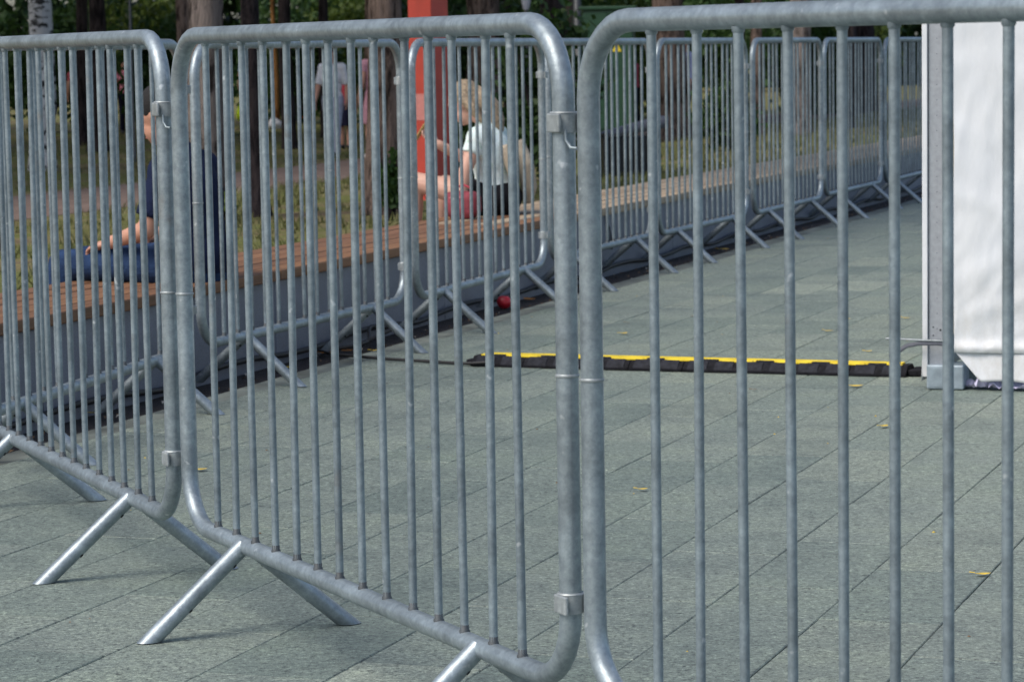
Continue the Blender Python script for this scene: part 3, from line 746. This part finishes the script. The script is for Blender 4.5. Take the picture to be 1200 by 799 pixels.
# red bag on the bench beside her
bag = empty('handbag', (-.25, 15.12, .367), A_ROW + R(82), 'red rounded bag lying on the bench beside the blond woman', 'bag')
bm = bmesh.new(); bmesh.ops.create_uvsphere(bm, u_segments=28, v_segments=18, radius=1)
for v in bm.verts:
    x, y, z = v.co; sgn = lambda t: (abs(t)**.62)*(1 if t >= 0 else -1)
    v.co = Vector((sgn(x)*.100, sgn(y)*.065, (sgn(z)*.072+.074))); v.co += Vector((x, y, z))*.006*noise.noise(Vector((x*3, y*3, z*3)))
    if v.co.z < .012: v.co.z = .002 + v.co.z*.1
me = bpy.data.meshes.new('bag_body'); bm.to_mesh(me); bm.free(); me.materials.append(simple('red_fabric', (.22,.035,.05), .8, var=.25, scale=30)); me.shade_smooth(); link('bag_body', me, bag)
m = MB(); m.tube([(-.085, .02, .105), (-.03, .064, .115), (.04, .064, .112), (.088, .02, .10)], .004, 6); m.tube([(-.085, .04, .06), (0, .068, .062), (.088, .035, .06)], .003, 6); m.build('zip', simple('zip_pink', (.55,.20,.22), .5), bag)
m = MB(); m.tube([(-.05, -.01, .13), (-.04, -.01, .165), (0, -.01, .178), (.04, -.01, .165), (.05, -.01, .13)], .007, 8); m.build('handle', simple('red_strap', (.32,.03,.05), .7), bag)

def stand_pose(step=.12, h=1.0):
    Q = {'pelvis': (0,0,.95), 'chest': (.01,0,1.28), 'neck': (.0,0,1.47), 'head': (.03,0,1.61)}
    for s_, y, t in (('L', 1, 1), ('R', -1, -1)):
        Q['sh'+s_] = (0, y*.17, 1.42); Q['el'+s_] = (-t*step*.5, y*.23, 1.13); Q['wr'+s_] = (t*(-step*.6)+.08, y*.24, .90)
        Q['hip'+s_] = (0, y*.085, .92); Q['kn'+s_] = (t*step*.7+.03, y*.09, .50); Q['an'+s_] = (t*step*1.4-.03, y*.09, .085); Q['to'+s_] = (t*step*1.4+.10, y*.10, .035)
    return Q
def skirt_stand(Q, top, bottom, r0, r1):
    def f(m): m.tube([(Q['pelvis'][0], 0, top), (0,0,(top+bottom)/2), (.01,0,bottom)], [r0, (r0+r1)/2+.01, r1], 16)
    return f
def walker(label, x, y, z, head_, shirt, lower, kind, hair, scale=1.0, step=.12, sleeve=.5, skin=SKIN2, long=False):
    Q = stand_pose(step); wear = []
    if kind == 'trousers': wear.append(('trousers', lower, lambda m: legs_cloth(m, Q, .016), .016))
    else: wear.append(('skirt', lower, skirt_stand(Q, 1.02, .52, .16, .21), .016))
    wear.append(('shirt', shirt, lambda m: grow_torso(m, Q, .014, sleeve), .016)); wear.append(('shoes', kind_shoe.get(label, BLACK), lambda m: shoes(m, Q), .014))
    return person(label, (x, y, z), head_, Q, .011, skin, (1, 0, -.1), wear, None, 'people strolling in the park', hair, scale=scale)
WHITE_C = cloth('white_cotton', (.72,.72,.76)); GREY_C = cloth('grey_cotton', (.38,.40,.50)); PINKD = cloth('dusty_pink', (.46,.24,.29)); REDC = cloth('red_cotton', (.45,.06,.08)); NAVYS = cloth('navy_skirt', (.016,.016,.04)); LAV = cloth('lavender_cotton', (.36,.40,.66)); LIME = cloth('lime_fabric', (.48,.62,.02))
WSHOE = simple('white_shoe', (.7,.68,.66), .6); kind_shoe = {}
lab = 'woman in a dusty pink dress walking past the brown trunk'; kind_shoe[lab] = WSHOE
walker(lab, -1.92, 41.42, terrain_z(9.9), R(115), PINKD, PINKD, 'skirt', hairfn(HAIR_R, 'long'), .96, .05, .4)
walker('man in a white shirt and grey trousers walking left of the pink dress', -2.75, 44.93, -.38, R(250), WHITE_C, GREY_C, 'trousers', hairfn(HAIR_B), 1.0, .10, .9)
walker('child in a red top and navy skirt between the two walkers', -2.93, 51.4, -.45, R(80), REDC, NAVYS, 'skirt', hairfn(WHITE_C, 'cap'), .80, .06, .4)
walker('man in a lavender shirt and dark trousers by the far right trunks', 3.12, 50.0, -.30, R(200), LAV, black_c, 'trousers', hairfn(HAIR_B), 1.0, .05, 1.4)
walker('far person in a red top right of the green cabinet', 2.64, 60.0, -.45, R(160), REDC, black_c, 'trousers', hairfn(HAIR_B), .95, .05)
walker('far person in a white top behind the leftmost near barrier', -9.05, 64.0, -.45, R(300), WHITE_C, GREY_C, 'trousers', hairfn(HAIR_BL), .95, .05)
walker('far person in a pink top beside the one in white', -8.55, 64.0, -.45, R(280), cloth('bright_pink', (.62,.22,.30)), NAVYS, 'trousers', hairfn(HAIR_B), .95, .08)
walker('far person in a red shirt left of the dark trunk', -9.3, 62.0, -.45, R(100), cloth('rust_red', (.42,.10,.12)), NAVYS, 'trousers', hairfn(HAIR_BL), .95, .08)
walker('far person in a white and blue top behind the lime beanbag', -6.85, 75.5, -.45, R(270), cloth('pale_blue', (.45,.55,.72)), WHITE_C, 'trousers', hairfn(HAIR_BL), 1.0, .05)
def beanbag(x, y, z, mat, s_, label, name='beanbag', cat='beanbag'):
    bm = bmesh.new(); bmesh.ops.create_icosphere(bm, subdivisions=3, radius=1)
    for v in bm.verts:
        k = v.co.z; v.co.x *= .42*(1-.3*max(0, k)); v.co.y *= .42*(1-.35*max(0, k)); v.co.z = max(k, -.6)*.4+.24; v.co.x -= .12*max(0, k); v.co *= 1+.06*noise.noise(v.co*4)
    me = bpy.data.meshes.new(name); bm.to_mesh(me); bm.free(); me.materials.append(mat); me.shade_smooth()
    o = link(name, me, None, (x, y, z)); o.scale = (s_,)*3; return tag(o, label, cat)
beanbag(-6.75, 74.5, -.45, LIME, .8, 'lime green beanbag on the far lawn')
beanbag(-5.8, 64.0, -.45, WHITE_C, .36, 'small white sack on the lawn, left of two', 'cloth_sack', 'sack')
beanbag(-5.25, 64.5, -.40, WHITE_C, .40, 'small white sack on the lawn, right of two', 'cloth_sack', 'sack')

# ------------------------------------------------------------------ furniture of the park
post_ = empty('red_column', (-.63, 22.96, .06), R(-35), 'red painted square steel column with a pink notice, behind the woman', 'column')
m = MB(); m.box((-.115, -.115, 0), (.115, .115, 3.2), bev=.006); m.build('shaft', RED, post_)
m = MB(); m.box((-.17, -.17, -.02), (.17, .17, .02), bev=.004); m.build('base_plate', RED, post_)
m = MB(); m.box((-.1, -.1185, .65), (.1, -.1155, .86)); m.build('notice', RED2, post_)
cb = empty('utility_cabinet', (1.44, 40.6, -.12), R(-6), 'tall dark green two-door utility cabinet with a yellow warning sign', 'cabinet')
m = MB(); m.box((-.36, -.22, .22), (.36, .25, 1.93), bev=.01); m.build('housing', GREENM, cb)
m = MB(); m.box((-.34, -.2, -.05), (.34, .23, .22)); m.build('plinth', BLACK, cb)
m = MB(); m.box((-.40, -.27, 1.93), (.40, .29, 1.98), bev=.01); m.build('roof', GREENM, cb)
for x0, x1 in ((-.345, -.006), (.006, .345)):
    m = MB(); m.box((x0, -.238, .26), (x1, -.2225, 1.89), bev=.005); d = m.build('door', GREENM, cb)
    m = MB(); hx = x1-.05 if x0 < 0 else x0+.05; m.box((hx-.012, -.262, .98), (hx+.012, -.2385, 1.14), bev=.004); m.build('handle', BLACK, d)
m = MB(); m.add([(.06,-.2395,1.34), (.20,-.2395,1.34), (.13,-.2395,1.47)], [(0,1,2)]); m.add([(.122,-.2405,1.36),(.137,-.2405,1.36),(.147,-.2405,1.40),(.132,-.2405,1.405),(.14,-.2405,1.44),(.115,-.2405,1.395),(.13,-.2405,1.39)], [(0,1,2,3,4,5,6)], 1); m.build('warning_sign', [YELLOW, BLACK], cb)
cr = empty('equipment_case', (1.10, 26.36, .09), R(8), 'black case with a tilted grey sheet on top behind the bench', 'case')
m = MB(); m.box((-.26, -.2, 0), (.26, .2, .36), bev=.012); m.build('case_body', BLACK, cr)
for x in (-.25, .25):
    m = MB(); m.box((x-.014, -.206, .01), (x+.014, .206, .355), bev=.003); m.build('corner_rail', simple('rail_grey', (.08,.08,.09), .4, .6), cr)
m = MB(); vs = []
for i in range(9):
    for j in range(5):
        x = -.26+i*.075; vs.append((x, (-.225 if j == 0 else -.22+(j-1)*.145), .39+.15*(i/8)+.02*noise.noise(Vector((i, j, 0)))-(.04+.06*(i/8) if j == 0 else 0)))
m.add(vs, [(i*5+j, i*5+j+5, i*5+j+6, i*5+j+1) for i in range(8) for j in range(4)], 0, True); o = m.build('cover_sheet', GREYTARP, cr); o.modifiers.new('t', 'SOLIDIFY').thickness = .02
def lamp(x, y, z, h_, r, label, hd=True):
    e = empty('street_lamp', (x, y, z), 0, label, 'lamp')
    m = MB(); m.tube([(0,0,0), (0,0,.25), (0,0,.26), (0,0,h_)], [r*1.5, r*1.5, r, r*.8], 12); m.build('pole', simple('pole_grey', (.07,.075,.08), .5, .4), e)
    m = MB(); m.tube([(0,0,h_), (0,0,h_+.04), (0,0,h_+.22)], [.03, .055, .085], 12); m.build('lamp_shade', simple('lamp_glass', (.45,.48,.55), .3), e)
    m = MB(); m.tube([(0,0,h_+.22), (0,0,h_+.24), (0,0,h_+.28)], [.10, .10, .03], 12); m.build('cap', BLACK, e)
lamp(.30, 44.0, -.3, 2.17, .02, 'short park lamp with a pale glass head between the dark trunks')
lamp(1.02, 41.5, -.15, 4.2, .06, 'thick dark grey lamp pole left of the green cabinet')
lamp(-6.1, 46.5, -.45, 4.6, .025, 'thin grey lamp pole behind the leftmost near barrier')

# ------------------------------------------------------------------ trees, shrubs, woodland
def leafcloud(c, r, n, size, seed, clumps=14):
    g = np.random.default_rng(seed); cc = g.normal(0, 1, (clumps, 3)); cc /= np.linalg.norm(cc, axis=1)[:, None]; cc *= g.uniform(.25, .85, (clumps, 1))
    k = g.integers(0, clumps, n); p = cc[k] + g.normal(0, .19, (n, 3)); p = p*np.array(r) + np.array(c)
    return quads(p, size, g)
def quads(p, size, g):
    n = len(p); a = g.normal(0, 1, (n, 3)); a /= np.linalg.norm(a, axis=1)[:, None]; t = g.normal(0, 1, (n, 3)); b_ = np.cross(a, t); b_ /= np.linalg.norm(b_, axis=1)[:, None]
    s_ = size*g.uniform(.6, 1.3, (n, 1)); a = a*s_; b_ = b_*s_*.55
    return np.stack([p-a, p+b_, p+a, p-b_], 1).reshape(-1, 3)
def cloud_mesh(name, V, mat): return npmesh(name, V, np.arange(len(V)).reshape(-1, 4), mat)
crowns = [cloud_mesh('crown', leafcloud((0,0,0), (2.6,2.6,2.4), 5200, .13, 20+i, 20), m_) for i, m_ in enumerate((LEAF_A, LEAF_B, LEAF_C))]
def tree(name, label, x, y, z, wpx, height, bark, crown, lean=(0,0), flare=1.35, group='trees in the park'):
    t = empty(name, (x, y, z), 0, label, 'tree', group); r = wpx/2; m = MB(); pts = []; rads = []
    for i in range(15):
        f = (i/14)**1.5; hh = f*height; pts.append((lean[0]*hh + .03*math.sin(hh*1.1+x), lean[1]*hh + .03*math.cos(hh*.9+y), hh - .06)); rads.append(r*(1 - .72*f)*(1 + (flare-1)*math.exp(-hh/.22)))
    m.tube(pts, rads, 36)
    for v in range(len(m.v)):
        q = Vector(m.v[v]); k = 1 + .0
        nz = .06*r*noise.noise(Vector((q.x*9, q.y*9, q.z*2))) + .07*r*noise.noise(Vector((q.x*26, q.y*26, q.z*3))); dirv = Vector((q.x - lean[0]*q.z, q.y - lean[1]*q.z, 0))
        if dirv.length > 1e-4: q += dirv.normalized()*nz*2
        m.v[v] = tuple(q)
    for k in range(6):
        hb = height*(.45 + .08*k); a = k*2.4 + x; b0 = Vector((lean[0]*hb, lean[1]*hb, hb)); rr = r*.32
        m.tube([b0, b0+Vector((math.cos(a)*.7, math.sin(a)*.7, .5)), b0+Vector((math.cos(a)*1.6, math.sin(a)*1.6, 1.5))], [rr, rr*.7, rr*.2], 8)
    m.build('trunk', bark, t)
    o = link('crown', crowns[crown], t, (lean[0]*height, lean[1]*height, height*.86), x*3 % 6); sc_ = height/9.0; o.scale = (sc_, sc_, sc_*1.15)
    return t
SHADE = ['dark slim trunk behind the blond woman', 'dark slim trunk behind the child in the red top', 'dark slim trunk hidden behind the third barrier from the tent', 'brown slim trunk at the far right behind the barriers', 'dark slim trunk right of the birch', 'dark slim trunk behind the red column far away', 'brown slim trunk behind the man in the white shirt', 'dark slim far trunk right of the green cabinet']  # labels for the in-view trees among those added for shade
tree('pine_tree', 'dark slim trunk cut by the left edge of the photo', -3.14, 17.61, .04, .10, 8, BARK_DARK, 0)
tree('birch_tree', 'birch with white bark and black marks, left behind the near barrier', -7.13, 43.73, -.45, .40, 12, BIRCH, 2, (0, 0), 1.15)
tree('oak_tree', 'nearly black trunk between the birch and the thick grey pine', -7.47, 52.18, -.45, .36, 11, BARK_DARK, 0)
tree('oak_tree', 'dim brown trunk close left of the thick grey pine', -4.72, 42.05, -.42, .26, 11, BARK_BROWN, 1)
tree('pine_tree', 'thick grey-barked pine behind the bench, nearest the person in navy', -2.17, 20.8, .03, .285, 10, BARK_PINE, 0)
tree('oak_tree', 'dark leaning trunk close right of the thick grey pine', -1.86, 21.4, .04, .15, 10, BARK_DARK, 0, (-.035, .02), 1.7)
tree('pine_tree', 'thin far pine trunk with orange bark', -5.47, 67.39, -.45, .13, 10, BARK_ORANGE, 1)
tree('oak_tree', 'slim dark far trunk right beside the orange one', -5.15, 66.0, -.45, .16, 10, BARK_DARK, 1)
tree('oak_tree', 'slim black trunk behind the man in the white shirt', -3.72, 58.5, -.45, .24, 11, BARK_DARK, 0)
tree('pine_tree', 'broad brown trunk left of the red column', -.88, 20.41, .09, .262, 10, BARK_BROWN, 1)
tree('oak_tree', 'broad brown trunk right of the red column', -.42, 47.06, -.3, .62, 12, BARK_BROWN, 1)
tree('oak_tree', 'broad black trunk left of the grey lamp pole', .78, 48.59, -.27, .50, 12, BARK_DARK, 0)
tree('oak_tree', 'thick brown trunk right of the green cabinet', 2.36, 41.68, -.1, .52, 12, BARK_BROWN, 1)
tree('pine_tree', 'slim far trunk at the right, left of a wider grey one', 3.62, 41.36, -.04, .18, 11, BARK_BROWN, 0)
tree('oak_tree', 'wide grey-brown trunk at the right behind the third barrier from the tent', 4.05, 39.5, .01, .34, 11, BARK_PINE, 1)
tree('pine_tree', 'slim dark trunk at the far right near the tent', 5.09, 42.47, .01, .14, 11, BARK_DARK, 2)
tree('birch_tree', 'thin pale far birch between the black and the brown trunk', -8.9, 72.0, -.45, .12, 10, BIRCH, 2, (.01,0), 1.1)
tree('oak_tree', 'dark far trunk right of the lavender shirt', 7.2, 58.0, -.35, .5, 12, BARK_DARK, 0)
for i, (x, y) in enumerate([(-14,30), (-11,36), (-16,41), (-15.5,47), (-18,52), (-14,57), (-20,63), (-15,69), (-23,36), (-24,50), (-20,26), (-26,66), (1.2,55), (-4,52), (6.2,52), (9.5,60), (-8.3,56), (0,68), (-3,63), (5.5,68)]):  # added trees: their crowns block sun and sky to darken the park
    inview = x > -.19*y - 1.5
    t = tree('oak_tree', '', x, y, -.2 if y < 30 else -.45, .26, 12.5, BARK_DARK if i % 3 else BARK_BROWN, i % 2, group='trees added to shade the park')
    t['label'] = SHADE[i-12] if i >= 12 else 'tall unseen tree added left of the view to shade the park'
    for c in t.children:
        if c.name.startswith('crown'): c.scale = (1.75, 1.75, 1.35)
def shrub(label, x, y, z, r, h_, n, mat, seed, size=.085, group='bushes under the trees'):
    e = empty('shrub', (x, y, z), 0, label, 'shrub', group)
    link('foliage', cloud_mesh('foliage', leafcloud((0,0,h_*.52), (r, r, h_*.55), n, size, seed, 16), mat), e)
    m = MB()
    for k in range(6):
        a = k*1.05+seed; m.tube([(0,0,0), (math.cos(a)*r*.25, math.sin(a)*r*.25, h_*.35), (math.cos(a)*r*.55, math.sin(a)*r*.55, h_*.8)], [.03,.022,.008], 6)
    m.build('stems', BARK_DARK, e)
BUSHES = ['wide bush at the far left behind the leftmost near barrier', 'pale green tall bush behind the birch', 'dark bush right beside the birch', 'large mid-green bush far behind the nearly black trunk',
  'dark bush behind the orange pine trunk', 'tall pale bush behind the man in the white shirt', 'dark tall bush behind the pink dress', 'narrow dark bush left of the red column',
  'round mid-green bush behind the blond woman', 'tall bush behind the short park lamp', 'tall pale bush right behind the green cabinet', 'big bush on the far lawn right of the thick brown trunk',
  'very big bush on the far lawn behind the wide grey-brown trunk', 'largest dark bush at the far end near the tent', 'pale bush at the far right behind the tent edge', 'low bush close left of the tent edge']
SH = [(-10.6,66,1.5,3.0,LEAF_B), (-9.0,70,1.7,3.4,LEAF_C), (-7.4,62,1.3,2.9,LEAF_A), (-6.3,80,2.2,3.4,LEAF_B), (-5.2,71,1.3,2.7,LEAF_A), (-4.2,78,1.6,3.3,LEAF_C), (-2.4,70,1.5,3.2,LEAF_A),
      (-1.4,64,1.0,2.6,LEAF_A), (.2,62,1.4,2.7,LEAF_B), (1.4,66,1.5,3.3,LEAF_B), (2.9,72,1.2,3.3,LEAF_C), (4.6,95,2.0,3.2,LEAF_B), (7.0,112,2.6,3.6,LEAF_B), (10.5,110,3.0,4.2,LEAF_A), (9.2,76,1.5,3.2,LEAF_C), (6.6,60,.8,2.2,LEAF_B)]
for i, (x, y, r, h_, mt) in enumerate(SH): shrub(BUSHES[i], x, y, -.45, r, h_, 3600, mt, 100+i, .10 if y < 90 else .13)
shrub('low green tuft at the foot of the broad brown trunk left of the red column', -.80, 19.2, .12, .11, .52, 900, LEAF_B, 300, .035)
shrub('low leafy bush behind the red column beside the woman', -.28, 24.5, .03, .34, .95, 1800, LEAF_A, 301, .05)
shrub('tall dark bush right of the blond woman', .35, 26.0, .06, .5, 1.45, 3000, LEAF_A, 302, .055)
shrub('small green sprouts at the foot of the thick grey pine', -2.02, 20.3, .05, .10, .22, 300, LEAF_C, 303, .03)
shrub('bush right of the thick brown trunk behind the barriers', 2.55, 33.0, .04, .45, .75, 2000, LEAF_B, 304, .05)
fb = empty('flower_bush', (-5.42, 74.5, -.45), 0, 'orange flowering bush far behind, left of the white shirt', 'flowers')
link('foliage', cloud_mesh('foliage', leafcloud((0,0,.35), (.32,.32,.4), 900, .06, 401, 8), LEAF_A), fb)
link('blossoms', cloud_mesh('blossoms', leafcloud((.05,-.2,.42), (.22,.14,.42), 420, .055, 402, 8), simple('orange_petal', (.75,.16,.02), .6, var=.5, scale=5)), fb)
# woodland that closes the view, one leafy mass with trunks inside
g = np.random.default_rng(55); n_ = 70000
ws = g.uniform(-75, 75, n_); wz = np.abs(g.normal(0, 1, n_)); wy = 122 + 10*g.random(n_) + 4*np.sin(ws*.35) + (np.abs(ws) > 22)*0
hz = g.beta(1.1, 1.3, n_)*13 - .6; top = 9 + 3*np.sin(ws*.6) + 2*np.sin(ws*1.7+1); hz = np.minimum(hz, top)
p = np.stack([ws, wy, hz], 1)
V1 = quads(p, .42, g)
n2 = 26000; ang = g.uniform(-1, 1, n2); side_ = np.sign(ang)
p2 = np.stack([side_*(26+22*np.abs(ang)) + g.normal(0, 3, n2), 40 + 85*g.random(n2), g.beta(1.1,1.3,n2)*11-.5], 1)
keep = p2[:, 0]*np.array(N)[0] + p2[:, 1]*np.array(N)[1] < -9
V2 = quads(p2[keep], .36, g)
tag(link('woodland', cloud_mesh('woodland', np.concatenate([V1, V2]), LEAF_F)), 'dense dark woodland closing the view behind the park', 'woodland', kind='stuff')
